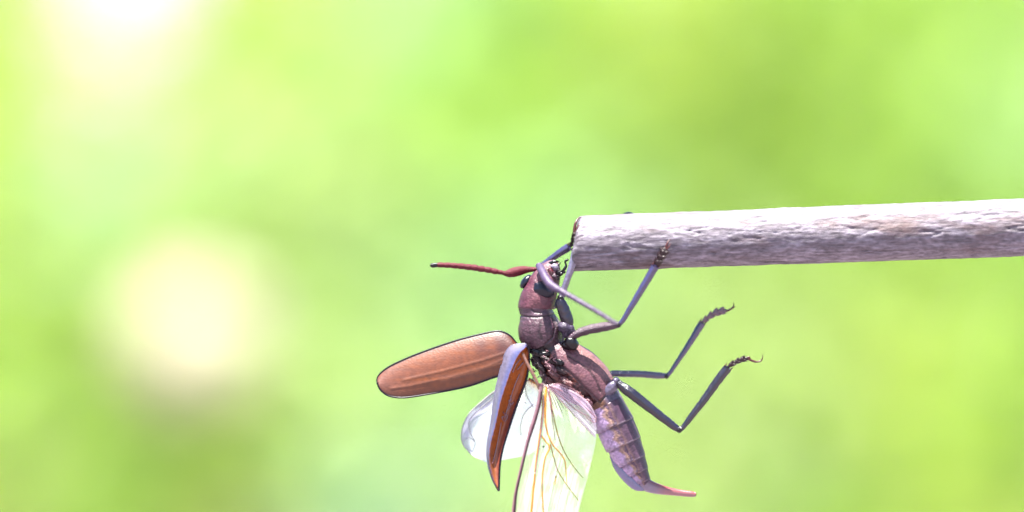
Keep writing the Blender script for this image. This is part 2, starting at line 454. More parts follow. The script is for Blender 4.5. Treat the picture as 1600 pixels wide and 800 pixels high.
    for ring, (fr, ind) in enumerate(((.8, -1.5), (.5, 2), (.2, 5))):
        cur = []
        for j in range(SG):
            an = 2 * math.pi * j / SG; ca, sa = math.cos(an), math.sin(an)
            V.append(P(898 + ca * 6 * fr + ind + 1.5 * noise.noise(Vector((ca * 3 * fr, sa * 3 * fr, 5))), 381 - ca * 40 * fr, sa * 40 * fr)); cur.append(len(V) - 1)
        for j in range(SG):
            k = (j + 1) % SG
            F.append((prev[k], prev[j], cur[j], cur[k]))
        prev = cur
    F.append(tuple(reversed(prev)))
    # off to the right the stem sweeps down into the ground
    last = (NR - 1) * SG
    base = np.array(V[last:last + SG]); cen = base.mean(0)
    prevs = [last + j for j in range(SG)]
    for q in range(1, 26):
        t = q / 25; an = t * math.radians(88)
        rad = .16
        cx = cen[0] + rad * math.sin(an); cz = cen[2] - rad * (1 - math.cos(an))
        if t == 1: pass
        cur = []
        for v in base:
            dz = v[2] - cen[2]
            V.append(np.array((cx + dz * math.sin(an), v[1], cz + dz * math.cos(an)))); cur.append(len(V) - 1)
        for j in range(SG): F.append((prevs[j], prevs[(j + 1) % SG], cur[(j + 1) % SG], cur[j]))
        prevs = cur
    cur = []
    for v in [V[i] for i in prevs]:
        V.append(np.array((v[0] + .02, v[1], -.02))); cur.append(len(V) - 1)
    for j in range(SG): F.append((prevs[j], prevs[(j + 1) % SG], cur[(j + 1) % SG], cur[j]))
    o = link('stick', V, F, m, None, None, P(1249, 368, 0))
    o['label'] = 'weathered grey-brown dry stick coming in from the right, held by the beetle'; o['category'] = 'stick'
stick()

# ------------------------------------------------------------------ the beetle
root = bpy.data.objects.new('beetle', None); COL.objects.link(root); root.location = ORG
root['label'] = 'purplish brown long-bodied beetle with spread wings hanging from the end of the stick'
root['category'] = 'beetle'

# x, y, dep, half width in the picture, half depth
BODY = np.array([
    (869, 408, -2, 4, 5), (866, 413, -2, 11, 11), (860, 423, -2, 18, 17), (852, 438, -2, 23, 22), (845, 455, -2, 26.5, 25),
    (840, 469, -2, 28, 27), (837, 479, -2, 27.5, 26), (837, 486, -2, 25.5, 24), (838, 491, -2, 26.5, 25), (839.5, 497, -2, 28.5, 27),
    (842, 509, -2, 33, 31), (845, 521, -2, 34.5, 32), (849, 532, -2, 31, 30), (853, 542, -1, 27, 27), (856, 548, 0, 28, 27),
    (864, 557, 0, 35, 30), (879, 571, 0, 42, 33), (899, 586, 0, 44.5, 35), (918, 600, 0, 41, 35), (932, 614, 0, 35, 32),
    (943, 628, 0, 29, 29), (953, 648, 0, 29.5, 29), (964, 672, 0, 30.5, 28), (976, 698, 0, 27.5, 25), (987, 720, 0, 22.5, 21),
    (997, 738, 0, 16.5, 16), (1005, 751, 0, 11, 11), (1010, 760, 0, 7, 7)], float)
NS = 460
BR = crom(BODY, NS)
bt, bN, bB = frames(BR[:, :3])
# B must point to the belly side (right/up); smooth it so that rings do not cross at the waist
for _ in range(18):
    bB = np.vstack([bB[:1], (bB[:-2] + 2 * bB[1:-1] + bB[2:]) / 4, bB[-1:]])
bB /= np.linalg.norm(bB, axis=1)[:, None]
if bB[NS // 2, 0] < 0: bB = -bB
SEGY = [634, 665, 695, 721, 738, 752]        # lower edges of the abdominal rings (by axis y)

def polydist(x, y, pl):
    d = 1e9
    for (x0, y0), (x1, y1) in zip(pl[:-1], pl[1:]):
        dx, dy = x1 - x0, y1 - y0
        t = max(0, min(1, ((x - x0) * dx + (y - y0) * dy) / (dx * dx + dy * dy)))
        d = min(d, math.hypot(x - x0 - t * dx, y - y0 - t * dy))
    return d
GROOVES = [([(888, 556), (905, 566), (922, 580), (932, 596), (938, 612)], 1.5, 2.2),
           ([(876, 570), (895, 586), (915, 607), (936, 627)], 1.6, 2.5),
           ([(812, 493), (826, 495.5), (840, 496), (856, 493), (866, 491)], 1.3, 1.8),
           ([(830, 483), (836, 488), (846, 489)], 1.2, 1.6),
           ([(864, 500), (868, 512), (864, 526), (852, 538)], 1.3, 1.8),
           ([(938, 628), (950, 615), (960, 603)], 1.5, 2.0),
           ([(845, 506), (843, 520), (846, 530)], 2.2, 1.2)]

C_head = A(168, 116, 126); C_pron = A(128, 92, 106); C_dark = A(44, 24, 34); C_thor = A(156, 112, 122)
C_red = A(86, 38, 42); C_coxa = A(150, 140, 165); C_stern = lin(122, 94, 114, .19, 1.25); C_flank = lin(196, 172, 204, .32, 1.25); C_band = lin(190, 156, 140, .24, 1.2)

def body_color(x, y, ay, u, nearsink):
    n1 = noise.noise(Vector((x * .09, y * .09, 1.7))); n2 = noise.noise(Vector((x * .3, y * .3, 4.1)))
    if ay < 482:
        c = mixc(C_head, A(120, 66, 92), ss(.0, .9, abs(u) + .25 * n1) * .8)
        c = mixc(c, A(196, 160, 168), ss(445, 415, y) * .4)  # top of the head painted lighter, as lit from above
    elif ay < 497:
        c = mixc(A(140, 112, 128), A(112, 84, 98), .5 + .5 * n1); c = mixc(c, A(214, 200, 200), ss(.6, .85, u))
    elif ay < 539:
        c = mixc(C_pron, A(92, 58, 78), ss(.35, .8, u + .2 * n1)); c = mixc(c, A(74, 46, 64), .6 * ss(.05, .4, n2)); n3 = noise.noise(Vector((x * .8, y * .8, 2.7))); c = mixc(c, A(190, 158, 170), .55 * ss(.15, .5, n3)); c = mixc(c, A(60, 34, 52), .6 * ss(.1, .45, -n3)); c = mixc(c, A(206, 190, 192), ss(.7, .9, u) * ss(520, 505, y))  # shade on the right side is put into the colour, over the grain
    elif ay < 552:
        c = mixc(C_dark, A(110, 74, 92), ss(.1, .6, u))
    elif ay < 622:
        # dorsal wing-root area against smooth side plates
        k = (x - 876) * .71 - (y - 570) * .70   # >0 towards the belly from the lower suture
        c = mixc(C_red, C_thor, ss(-2, 3, k))
        if k < 0: c = mixc(c, A(200, 120, 90), ss(.1, .5, n1)); c = mixc(c, C_dark, ss(.1, .4, n2) * .7)
        c = mixc(c, A(206, 164, 160), ss(22, 42, k) * .75)  # bright rim light along the belly edge is painted in
        c = mixc(c, A(170, 120, 116), .4 * ss(0, .5, n1))
    elif ay < 632:
        c = mixc(A(150, 110, 84), C_coxa, ss(-.1, .35, u))
    else:
        jag = .08 * math.sin(y * .35) + .1 * n2
        c = mixc(C_flank, C_band, ss(-.42, -.2, u + jag)); c = mixc(c, C_stern, ss(-.12, .0, u + jag))
        c = mixc(c, A(210, 190, 215), .3 * ss(.1, .5, n1))
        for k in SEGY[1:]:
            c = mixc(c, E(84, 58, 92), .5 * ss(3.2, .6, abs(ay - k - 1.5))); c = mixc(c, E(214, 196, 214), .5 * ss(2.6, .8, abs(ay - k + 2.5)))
    return c

def body_point(i, a, off=0.0):
    x, y, d, ra, rb = BR[i]
    ca, sa = math.cos(a), math.sin(a)
    q = np.array((x, y, d)) + bB[i] * ca * (ra + off) + np.array((0, 0, 1.0)) * sa * (rb + off)
    return q

def make_body():
    SG = 150; V = []; F = []; C = []
    for i in range(NS):
        ay = BR[i, 1]
        for j in range(SG):
            a = 2 * math.pi * j / SG
            q = body_point(i, a); off = 0.0; u = math.cos(a); dk = 0
            if 497 < ay < 540: off += .5 * noise.noise(Vector((q[0] * .2, q[1] * .2, q[2] * .2))) + .45 * noise.noise(Vector((q[0] * .75, q[1] * .75, q[2] * .75)))
            elif ay < 482: off += 1.3 * noise.noise(Vector((q[0] * .08, q[1] * .08, q[2] * .08))) + .35 * noise.noise(Vector((q[0] * .5, q[1] * .5, q[2] * .5)))
            elif 540 < ay < 622:
                k = (q[0] - 876) * .71 - (q[1] - 570) * .70
                w = ss(3, -4, k)
                off += w * (3.2 * noise.noise(Vector((q[0] * .09, q[1] * .09, q[2] * .09))) + 1.6 * noise.noise(Vector((q[0] * .28, q[1] * .28, q[2] * .28))) - 2.5)
                off += .5 * noise.noise(Vector((q[0] * .1, q[1] * .1, q[2] * .1)))
            elif ay > 632:
                # soft back skin sags between the rings
                for k0, k1 in zip(SEGY[:-1], SEGY[1:]):
                    if k0 <= ay < k1:
                        t = (ay - k0) / (k1 - k0); off += (2.2 * t ** .7 - 1.1) * (1.2 if u < -.1 else .5)
                off += .5 * noise.noise(Vector((q[0] * .12, q[1] * .12, q[2] * .12)))
            for pl, w, dp in GROOVES:
                if abs(q[1] - pl[0][1]) < 90:
                    dd = polydist(q[0], q[1], pl)
                    if dd < w * 2.2:
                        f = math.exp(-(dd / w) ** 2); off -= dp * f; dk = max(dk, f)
            q = body_point(i, a, off)
            V.append(P(*q))
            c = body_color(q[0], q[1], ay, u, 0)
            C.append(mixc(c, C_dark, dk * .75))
    for i in range(NS - 1):
        for j in range(SG):
            k = (j + 1) % SG
            F.append((i * SG + j, (i + 1) * SG + j, (i + 1) * SG + k, i * SG + k))
    F.append(tuple(range(SG))); F.append(tuple((NS - 1) * SG + j for j in reversed(range(SG))))
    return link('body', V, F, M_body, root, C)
body = make_body()

# belly plates: one shell for each ring, rear edge lifted over the next one
def belly_plates():
    ys = SEGY
    for k0, k1 in zip(ys[:-1], ys[1:]):
        i0 = int(np.argmin(abs(BR[:, 1] - k0 + 1.0))); i1 = int(np.argmin(abs(BR[:, 1] - (k1 + 1.5))))
        a0, a1 = -1.62, 1.62
        NI, NJ = 22, 44; V = []; C = []; F = []
        for lay in (0, 1):
            for i in range(NI):
                t = i / (NI - 1); ii = min(NS - 1, int(round(i0 + (i1 - i0) * t)))
                for j in range(NJ):
                    w = j / (NJ - 1)
                    edge = .10 * noise.noise(Vector((t * 3 + k0, w * 2, 0)))
                    a = a0 + (a1 - a0) * w + edge * (1 - min(w, 1 - w) * 2)
                    lift = .3 + 1.2 * t ** 2.2
                    rimd = min(w, 1 - w) * NJ
                    if rimd < 3: lift -= (3 - rimd) * .6
                    if lay: lift -= 1.6
                    lift += .3 * noise.noise(Vector((t * 4 + k0, w * 7, 3)))
                    q = body_point(ii, a, lift); V.append(P(*q))
                    c = mixc(C_stern, lin(100, 74, 96, .18, 1.25), .5 + .8 * noise.noise(Vector((q[0] * .12, q[1] * .12, k0))))
                    c = mixc(c, E(206, 186, 200), ss(.9, .97, t) * .7)
                    c = mixc(c, C_band, ss(5, 1, rimd) * .6)
                    C.append(c)
        n = NI * NJ
        for i in range(NI - 1):
            for j in range(NJ - 1):
                q = (i * NJ + j, (i + 1) * NJ + j, (i + 1) * NJ + j + 1, i * NJ + j + 1)
                F.append(q); F.append(tuple(n + x for x in reversed(q)))
        for j in range(NJ - 1):
            b = (NI - 1) * NJ + j; F.append((b, n + b, n + b + 1, b + 1)); F.append((j + 1, n + j + 1, n + j, j))
        for i in range(NI - 1):
            b = i * NJ; F.append((b, n + b, n + b + NJ, b + NJ)); b = i * NJ + NJ - 1; F.append((b + NJ, n + b + NJ, n + b, b))
        link('abdominal_plate', V, F, M_plate, body, C)
belly_plates()

def blob(x, y, d, rx, ry, rz, mat, name, parent, rot=0., wob=.06, seed=0., cols=None):
    V = []; F = []; NU, NV = 28, 18
    cr, sr = math.cos(rot), math.sin(rot)
    for i in range(NV + 1):
        ph = math.pi * i / NV
        for j in range(NU):
            th = 2 * math.pi * j / NU
            n = Vector((math.sin(ph) * math.cos(th), math.cos(ph), math.sin(ph) * math.sin(th)))
            k = 1 + wob * noise.noise(n * 2.2 + Vector((seed, seed, 0)))
            ex, ey, ez = n.x * rx * k, n.y * ry * k, n.z * rz * k
            V.append(P(x + ex * cr - ey * sr, y + ex * sr + ey * cr, d + ez))
    for i in range(NV):
        for j in range(NU):
            k = (j + 1) % NU
            F.append((i * NU + j, i * NU + k, (i + 1) * NU + k, (i + 1) * NU + j))
    if name is None: return V, F
    return link(name, V, F, mat, parent, cols)

# eyes: a kidney-shaped near one and the far one peeping past the head
blob(850.5, 452.5, -23, 18, 12, 9, M_eye, 'eye', body, math.radians(22), .12, 1)
blob(821.5, 440, -2, 6.5, 12.5, 10, M_eye, 'eye', body, math.radians(38), .1, 3)
# mouthparts
v, f = tube([(857, 413, -10), (866, 409, -13), (874, 408.5, -12)], [2.6, 2.6, .7], 14, 10)
link('mandible', v, f, M_black, body)
v, f = tube([(858, 420, -17), (861, 425, -18), (862.5, 430, -17)], [3.6, 4.0, 2], 12, 10)
link('mandible', v, f, chitin('red_horn', A(120, 40, 48), .25, .6, .3), body)
blob(867.5, 417.5, -13, 7.5, 6, 7, chitin('pale_lip', A(196, 184, 205), .3, .5, .3), 'labrum', body, .4, .1, 5)
blob(866, 432, -14, 7, 5.5, 7, M_legplum, 'labium', body, .6, .14, 8)
for path, r in (([(868, 428, -14), (874, 425.5, -18), (880, 422.5, -20), (884.5, 415.5, -20), (883, 408.5, -19), (888, 405.5, -18)], [2.4, 2.6, 2.2, 1.8, 1.7, 1.4]),
                ([(870, 433, -16), (877, 428, -20), (883, 424.5, -22)], [2.6, 2.4, 1.6]),
                ([(869, 416, -14), (873, 413.5, -16), (876, 410, -16)], [2.0, 1.7, .7]),
                ([(871, 437, -12), (873, 430, -14), (871, 424, -14)], [3.0, 3.0, 2.0])):
    k = lambda t, a: 1 + .22 * math.sin(t * 15)
    v, f = tube(path, r, 30, 10, 1, k); link('palp', v, f, M_black, body)

# ovipositor tail
def tail():
    path = [(1004, 752, 0), (1013, 759, 0), (1026, 763.5, 0), (1042, 767, 0), (1062, 770, 0), (1080, 772, 0), (1087, 772.6, 0)]
    r = [11, 10, 8.6, 6.6, 5.2, 4.6, 3.4]
    v, f = tube(path, r, 40, 18, .8)
    C = []
    for q in v:
        x = 800 + (q[0] / (K * (DIST + q[1]))); y = 400 - (q[2] - CAMZ) / (K * (DIST + q[1]))
        t = ss(1016, 1046, x)
        top = ss(4, -4, y - np.interp(x, [1004, 1026, 1042, 1087], [754, 762, 766, 772]))
        C.append(mixc(mixc(E(190, 172, 200), E(150, 70, 50), top * .8), mixc(E(226, 160, 168), E(190, 88, 84), top), t))
    link('ovipositor', v, f, M_tail, root, C)
tail()
v, f = tube([(955, 712, 2), (966, 728, 0), (980, 745, -2), (994, 759, -2), (1006, 765, -2)], [3, 8, 9, 7.5, 3], 24, 16, .8)
link('end_segment', v, f, chitin('pale_end_skin', E(178, 170, 215), .3, .5, .3, 3000, .2, .15), body)

# antennae: a thick first joint, then a chain of joints
def antenna(path, rad, mat, scape_end, nseg, ringcol=None, tipmat=None):
    pr = np.hstack([np.asarray(path, float), np.asarray(rad, float)[:, None]])
    r = crom(pr, 400)
    s = int(scape_end * 399)
    def piece(i0, i1, name, parent, m, bulge):
        idx = np.unique(np.linspace(i0, i1, 9).astype(int)); q = r[idx]
        def rf(t, a): return 1 + bulge * (math.sin(math.pi * min(1, t * 1.05)) ** .7 - .6) + .10 * math.exp(-((t - .86) / .12) ** 2)
        v, f = tube(q[:, :3], q[:, 3], 14, 12, 1, rf, wob=.12)
        return link(name, v, f, m, parent)
    b = np.unique(np.linspace(0, s, 8).astype(int))
    v, f = tube(r[b, :3], r[b, 3], 30, 16, .9, wob=.08)
    o = link('antenna', v, f, mat, root)
    e = np.linspace(s - 1, 399, nseg + 1).astype(int)
    for k in range(nseg):
        piece(e[k], e[k + 1] + 1 if k < nseg - 1 else 399, 'antenna_segment', o, (tipmat if tipmat and k == nseg - 1 else mat), (.3 if tipmat else .12))
    return o
antenna([(841, 420, -6), (830, 421.2, -5), (820, 421.5, -5), (808, 424, -7), (797, 427, -8), (789, 427.5, -9), (786, 426.2, -9), (775, 424.3, -10), (755, 420.5, -11), (735, 417.6, -12), (712, 415.2, -12), (690, 414, -12), (673, 414.8, -12)],
        [3.0, 4.0, 6.2, 7.6, 6.8, 4.2, 3.0, 4.0, 4.4, 4.4, 4.1, 3.7, 3.3], M_antred, .315, 11, None, M_black)
antenna([(842, 415, -20), (846, 422, -38), (852, 434, -56), (861, 446, -70), (872, 452.5, -80), (884, 459, -88), (905, 471, -98), (930, 485.5, -106), (950, 498, -112), (964, 506.5, -116)],
        [5.5, 6.2, 6.6, 6.6, 5.6, 4.4, 4.0, 3.8, 3.6, 3.2], M_antlilac, .34, 10)

# legs ------------------------------------------------------------------------------------------------
def ridge(amp=.12, k=3): return lambda t, a: 1 + amp * math.cos(k * a)

def tarsus(leg, pts, widths, mat, lobes=True):
    for k in range(len(pts) - 1):
        a, b = np.array(pts[k], float), np.array(pts[k + 1], float)
        w0, w1 = widths[k], widths[k + 1]
        d = b - a
        path = [a - d * .04, a + d * .35, a + d * .75, b + d * .06]
        def rf(t, an): return 1 + .18 * math.cos(2 * an) * t
        v, f = tube(path, [w0 * .55, w0 * .8, w1 * 1.05, w1 * .75], 14, 12, .75, rf, wob=.15)
        parts = [(v, f)]
        if lobes and k < len(pts) - 2:
            n = np.array((-d[1], d[0], 0)); n /= np.linalg.norm(n) + 1e-9
            for s in (-1, 1):
                parts.append(tube([a + d * .55, b + n * s * w1 * .8 - (0, 0, 1), b + d * .28 + n * s * w1 * 1.25 - (0, 0, 2)], [w1 * .5, w1 * .55, w1 * .12], 10, 8, .8))
        v, f = merge(parts)
        link('tarsal_segment', v, f, mat, leg)

def claw(leg, path, r0, mat=None):
    n = len(path)
    v, f = tube(path, [r0 * (1 - .8 * (i / (n - 1)) ** 1.3) for i in range(n)], 22, 10)
    link('claw', v, f, mat or M_claw, leg)

def leg(coxa, femur, fr, tibia, tr, mf, mt, fflat=.8, tflat=.75, coxamat=None):
    v, f = tube(femur, fr, 44, 24, fflat, ridge(.09, 4), wob=.10)
    o = link('leg', v, f, mf, root)
    if coxa:
        for k, c in enumerate(coxa):
            v, f = blob(*c[:6], None, None, None, c[6], .16, k + c[0])
            link('coxa', v, f, coxamat or mf, o)
    v, f = tube(tibia, tr, 44, 24, tflat, ridge(.13, 4), wob=.10)
    link('tibia', v, f, mt, o)
    k = tibia[0]; v, f = blob(k[0], k[1], k[2], tr[0] * 1.35, tr[0] * 1.15, tr[0] * 1.3, None, None, None, .5, .2, k[0])
    link('knee', v, f, M_black, o)
    # the small spurs at the end of the shin
    e = np.array(tibia[-1], float); d = e - np.array(tibia[-2], float); d /= np.linalg.norm(d)
    n = np.array((-d[1], d[0], 0)); w = tr[-1]
    for s in (-1, 1):
        b = e + n * s * w * .8
        v, f = tube([b - d * 3, b + d * 2, b + d * 6 + n * s * 1.2], [1.5, 1.2, .3], 8, 8)
        link('spur', v, f, M_claw, o)
    return o

# near front leg, gripping the cut end of the stick
L1 = leg([(882, 512, -24, 11, 9, 9, .5), (888, 517, -20, 10, 12, 9, .3)],
         [(889, 512, -20), (887, 503, -21), (882, 488, -22), (876.5, 473, -23), (875, 466, -23)], [5, 8.5, 9.0, 7.6, 5],
         [(876, 466, -23), (879, 456, -24), (885, 440, -25), (893, 417, -26), (898, 402, -26), (901, 392, -26)], [4.2, 3.8, 4.2, 4.8, 6.0, 7.2], M_legdark, chitin('pale_shin', A(176, 168, 196), .24, .6, .4), coxamat=chitin('grey_coxa', A(112, 98, 122), .5, .3, .0, 3600, .6, .5, 5000))
tarsus(L1, [(902, 390, -27), (902.5, 380.5, -28), (902, 372, -28), (901, 365, -27), (901, 359, -26)], [5, 5, 5.2, 4.6, 2.4], M_tarsus)
claw(L1, [(899, 367, -26), (897.6, 358, -26), (899.5, 348, -24), (903.5, 341.5, -20), (908.5, 339, -16)], 2.7)
claw(L1, [(902, 366, -28), (902, 358, -29), (905, 352, -28), (909, 349.4, -27), (912.5, 349.6, -25)], 2.6)

# far front leg behind the head
L2 = leg(None, [(866, 480, 18), (858, 455, 22), (848, 428, 24), (846, 414, 22)], [7, 8, 7, 4],
         [(846, 414, 22), (853, 409.5, 21), (866, 401, 18), (880, 391.5, 14), (889, 386, 12)], [3.0, 3.6, 4.6, 5.4, 5.8], M_legdark, M_leglilac)
tarsus(L2, [(890, 386, 12), (893.5, 381.5, 10), (895, 374, 8), (896, 368, 7), (896.5, 362, 6)], [3, 2.6, 2.6, 2.4, 1.6], M_tarsus)
claw(L2, [(896, 364, 6), (896.5, 356, 5), (899, 350, 4)], 1.3)
claw(L2, [(896.5, 364, 8), (898, 358, 9), (901, 354, 9)], 1.2)

# near middle leg reaching up to the stick
L3 = leg([(893, 536, -30, 12, 10, 10, .8), (886, 540, -22, 9, 7, 8, .3)],
         [(889, 531, -33), (897, 524.5, -35), (912, 517.5, -37), (932, 512.5, -39), (950, 510, -40), (966, 507, -41)], [3.8, 5.0, 6.6, 6.9, 6.4, 4.6],
         [(966, 507.5, -41), (973, 501, -42), (984, 483, -44), (1002, 453, -47), (1015, 431, -49), (1024, 416, -50)], [3.6, 3.3, 4.0, 4.9, 5.4, 5.8], M_legplum, M_leglilac, coxamat=M_black)
tarsus(L3, [(1024.5, 416, -50), (1029, 407, -51), (1033.5, 399.5, -51), (1038, 392, -50), (1041, 386, -49)], [4.8, 5.2, 6.0, 6.4, 2.4], M_tarsus)
claw(L3, [(1040, 389, -50), (1042.5, 381, -50), (1045.5, 375.5, -48), (1048.5, 375, -46)], 2.0)
claw(L3, [(1041, 390, -51), (1045, 386, -52), (1048.5, 379, -50)], 1.6)

# far middle leg: up behind the near front leg and behind the stick, its claw over the top edge
L4 = leg(None, [(872, 540, 26), (880, 515, 32), (881, 495, 36), (876, 474, 38)], [6, 6, 6, 4],
         [(876, 474, 38), (884, 448, 41), (893, 424, 45), (905, 404, 49), (922, 383, 52)], [3, 3, 3.4, 4, 4.6], M_legplum, M_leglilac)
tarsus(L4, [(922, 383, 52), (936, 371, 53), (948, 361, 52), (960, 351, 47), (969, 344, 38)], [4, 4, 4.2, 4, 2.4], M_tarsus)
claw(L4, [(966, 346, 40), (974, 338, 28), (981, 333, 16), (988, 333.5, 4), (992, 338, -8)], 2.4, M_black)
claw(L4, [(967, 345, 42), (974, 336, 32), (980, 332, 24), (984, 331.5, 12)], 2.2, M_black)

# near hind leg
L5 = leg([(955, 606, -22, 9, 17, 10, .75), (962, 596, -24, 6, 7, 7, .4)],
         [(964, 596, -27), (972, 604, -29), (985, 613.5, -31), (1005, 629, -32), (1030, 648.5, -33), (1052, 665.5, -33), (1061, 671.5, -33)], [4.2, 6.4, 7.6, 7.0, 6.2, 5.4, 4.0],
         [(1061, 672, -33), (1067, 668, -33), (1080, 651, -32), (1103, 621, -30), (1122, 594, -28), (1137, 575, -27)], [3.6, 3.4, 4.4, 5.4, 6.0, 6.4], M_legdark, M_legdark, coxamat=chitin('lilac_coxa', A(150, 138, 165), .35, .5, .15))
tarsus(L5, [(1138, 573, -27), (1146, 567.5, -27), (1154, 563.5, -26), (1163, 560.5, -26), (1171, 560.5, -25)], [3.6, 3.4, 3.6, 3.8, 2], M_tarsus)
claw(L5, [(1168, 560, -25), (1175, 563.5, -25), (1183, 565.5, -25), (1189.5, 563, -24), (1191.8, 558, -24), (1190.5, 554.5, -24)], 2.0)
claw(L5, [(1166, 559, -25), (1171, 558, -26), (1173, 562, -27)], 1.5)

# far hind leg
L6 = leg(None, [(940, 588, 22), (958, 584, 26), (975, 584, 28), (1000, 584.5, 30), (1025, 586.5, 31), (1041, 587.5, 31)], [4, 4.6, 4.8, 4.8, 4.8, 3.6],
         [(1041, 588, 31), (1047, 582.5, 31), (1060, 563, 31), (1078, 536, 31), (1090, 516, 30), (1097, 505, 30)], [3.2, 2.8, 3.4, 4.2, 4.8, 5.2], M_leglilac, M_leglilac)
tarsus(L6, [(1097, 503.5, 30), (1104, 498, 29), (1112, 492, 28), (1121, 487.5, 28), (1130, 485.5, 27), (1137, 486, 27)], [3.6, 3.8, 4.2, 5.0, 4.6, 1.8], M_tarsus_pale)
claw(L6, [(1135, 486, 27), (1141, 483.5, 27), (1147, 480, 26), (1149, 478.5, 26)], 1.8)
claw(L6, [(1138, 485.5, 26), (1144, 481, 24), (1146.5, 476, 24), (1145.5, 472, 24)], 1.6)

# wing cases -------------------------------------------------------------------------------------------
def shell(name, e1, e2, nu, nv, dep, thick, mat, colf, parent=root, hole=None):
    a = crom(e1, nu); b = crom(e2, nu)
    V = []; C = []; F = []
    Q = np.zeros((nu, nv, 3))
    for i in range(nu):
        for j in range(nv):
            v = j / (nv - 1)
            p = a[i] * (1 - v) + b[i] * v
            Q[i, j] = (p[0], p[1], dep(i / (nu - 1), v, p[0], p[1]))
    du = np.gradient(Q, axis=0); dv = np.gradient(Q, axis=1)
    n = np.cross(du, dv); n /= np.linalg.norm(n, axis=2)[..., None] + 1e-9
    if n[nu // 2, nv // 2, 2] > 0: n = -n
    layers = (0,) if thick == 0 else (0, 1)
    for lay in layers:
        for i in range(nu):
            for j in range(nv):
                v = j / (nv - 1)
                q = Q[i, j] - n[i, j] * thick * lay
                V.append(P(*q)); C.append(colf(i / (nu - 1), v, Q[i, j, 0], Q[i, j, 1], lay))
    m = nu * nv
    for i in range(nu - 1):
        for j in range(nv - 1):
            q = (i * nv + j, i * nv + j + 1, (i + 1) * nv + j + 1, (i + 1) * nv + j)
            F.append(q)
            if thick: F.append(tuple(m + x for x in reversed(q)))
    if thick:
        for i in range(nu - 1):
            for j, r in ((0, 0), (nv - 1, 1)):
                b0 = i * nv + j; q = (b0, b0 + nv, m + b0 + nv, m + b0)
                F.append(q if not r else tuple(reversed(q)))
        for j in range(nv - 1):
            for i, r in ((0, 1), (nu - 1, 0)):
                b0 = i * nv + j; q = (b0, b0 + 1, m + b0 + 1, m + b0)
                F.append(q if not r else tuple(reversed(q)))
    return link(name, V, F, mat, parent, C)

# left wing case, held out flat to the left
UP = [(816, 546), (806, 535), (798, 525.5), (788, 519.5), (776, 517.4), (756, 521), (720, 530), (680, 543), (640, 558), (610, 572), (596, 582), (590, 590), (589.5, 598)]
LO = [(818, 552), (812, 562), (804, 573), (796, 581), (784, 586.5), (770, 590.5), (730, 604), (680, 614), (640, 620.5), (620, 621), (604, 617), (593.5, 608), (589.5, 598)]
RIDGES = [[(800, 556), (760, 573), (700, 590), (640, 603), (612, 607)], [(800, 548), (750, 564), (690, 580), (630, 594)], [(790, 566), (740, 583), (690, 596)]]
def depA(t, v, x, y):
    w = 1 - abs(2 * v - 1) ** 2.2
    d = -8 - 9 * w * (.35 + .65 * math.sin(math.pi * min(1, .2 + .8 * t))) - 9 * (v - .35)
    d += 10 * t
    for r in RIDGES:
        dd = polydist(x, y, r); d -= .7 * math.exp(-(dd / 2.4) ** 2)
    return d
def colA(t, v, x, y, lay):
    n1 = noise.noise(Vector((x * .05, y * .05, 2.2))); n2 = noise.noise(Vector((x * .014 + y * .03, y * .2, 6)))
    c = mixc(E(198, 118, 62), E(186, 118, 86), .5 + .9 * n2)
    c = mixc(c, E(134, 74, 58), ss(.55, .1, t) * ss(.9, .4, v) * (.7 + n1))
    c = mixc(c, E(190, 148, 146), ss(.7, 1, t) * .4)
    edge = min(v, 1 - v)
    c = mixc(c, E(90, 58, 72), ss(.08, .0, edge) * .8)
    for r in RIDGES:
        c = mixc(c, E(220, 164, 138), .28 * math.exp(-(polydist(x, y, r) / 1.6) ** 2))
    return c
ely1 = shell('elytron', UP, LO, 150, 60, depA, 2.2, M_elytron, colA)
def edge_of(e1, e2, dep, n, r, name, parent, mat, nvv=(0, 1)):
    a = crom(e1, n); b = crom(e2, n)
    for side in nvv:
        src = a if side == 0 else b
        path = [(p[0], p[1], dep(i / (n - 1), float(side), p[0], p[1])) for i, p in enumerate(src)]
        v, f = tube(path, [r] * n, n * 2, 8); link(name, v, f, mat, parent)
edge_of(UP, LO, depA, 60, 1.4, 'rim', ely1, M_rim)

# right wing case, seen edge-on: the sky's reflection is painted lilac on its rolled outer side, the inside is hollow and orange
LE = [(822, 537), (812, 537.5), (800, 540), (791, 549), (785, 565), (780, 584), (772, 620), (767, 660), (761, 695), (761.5, 722), (769, 749), (779, 767)]
RI = [(824, 540), (826, 547), (827, 556), (827, 568), (825.5, 578), (821, 598), (806, 638), (794, 674), (785, 704), (781, 728), (780, 748), (779.4, 767)]
def bandw(t): return float(np.interp(t, [0, .08, .25, .5, .7, .85, 1], [.62, .52, .38, .30, .22, .15, .08]))
def depB(t, v, x, y):
    w = bandw(t)
    env = math.sin(math.pi * min(1, .12 + t * .88)) ** .7
    if v < w:
        k = v / w                                   # outer side: comes forward from the far edge
        return -34 + 26 * (1 - k) ** 1.6 * (.4 + .6 * env) - 6
    k = (v - w) / (1 - w)
    return -40 + 17 * env * math.sin(math.pi * min(1, k * .8 + .02)) + 2 * k + 1.0 * math.sin(k * 9 + t * 5) * env * .5
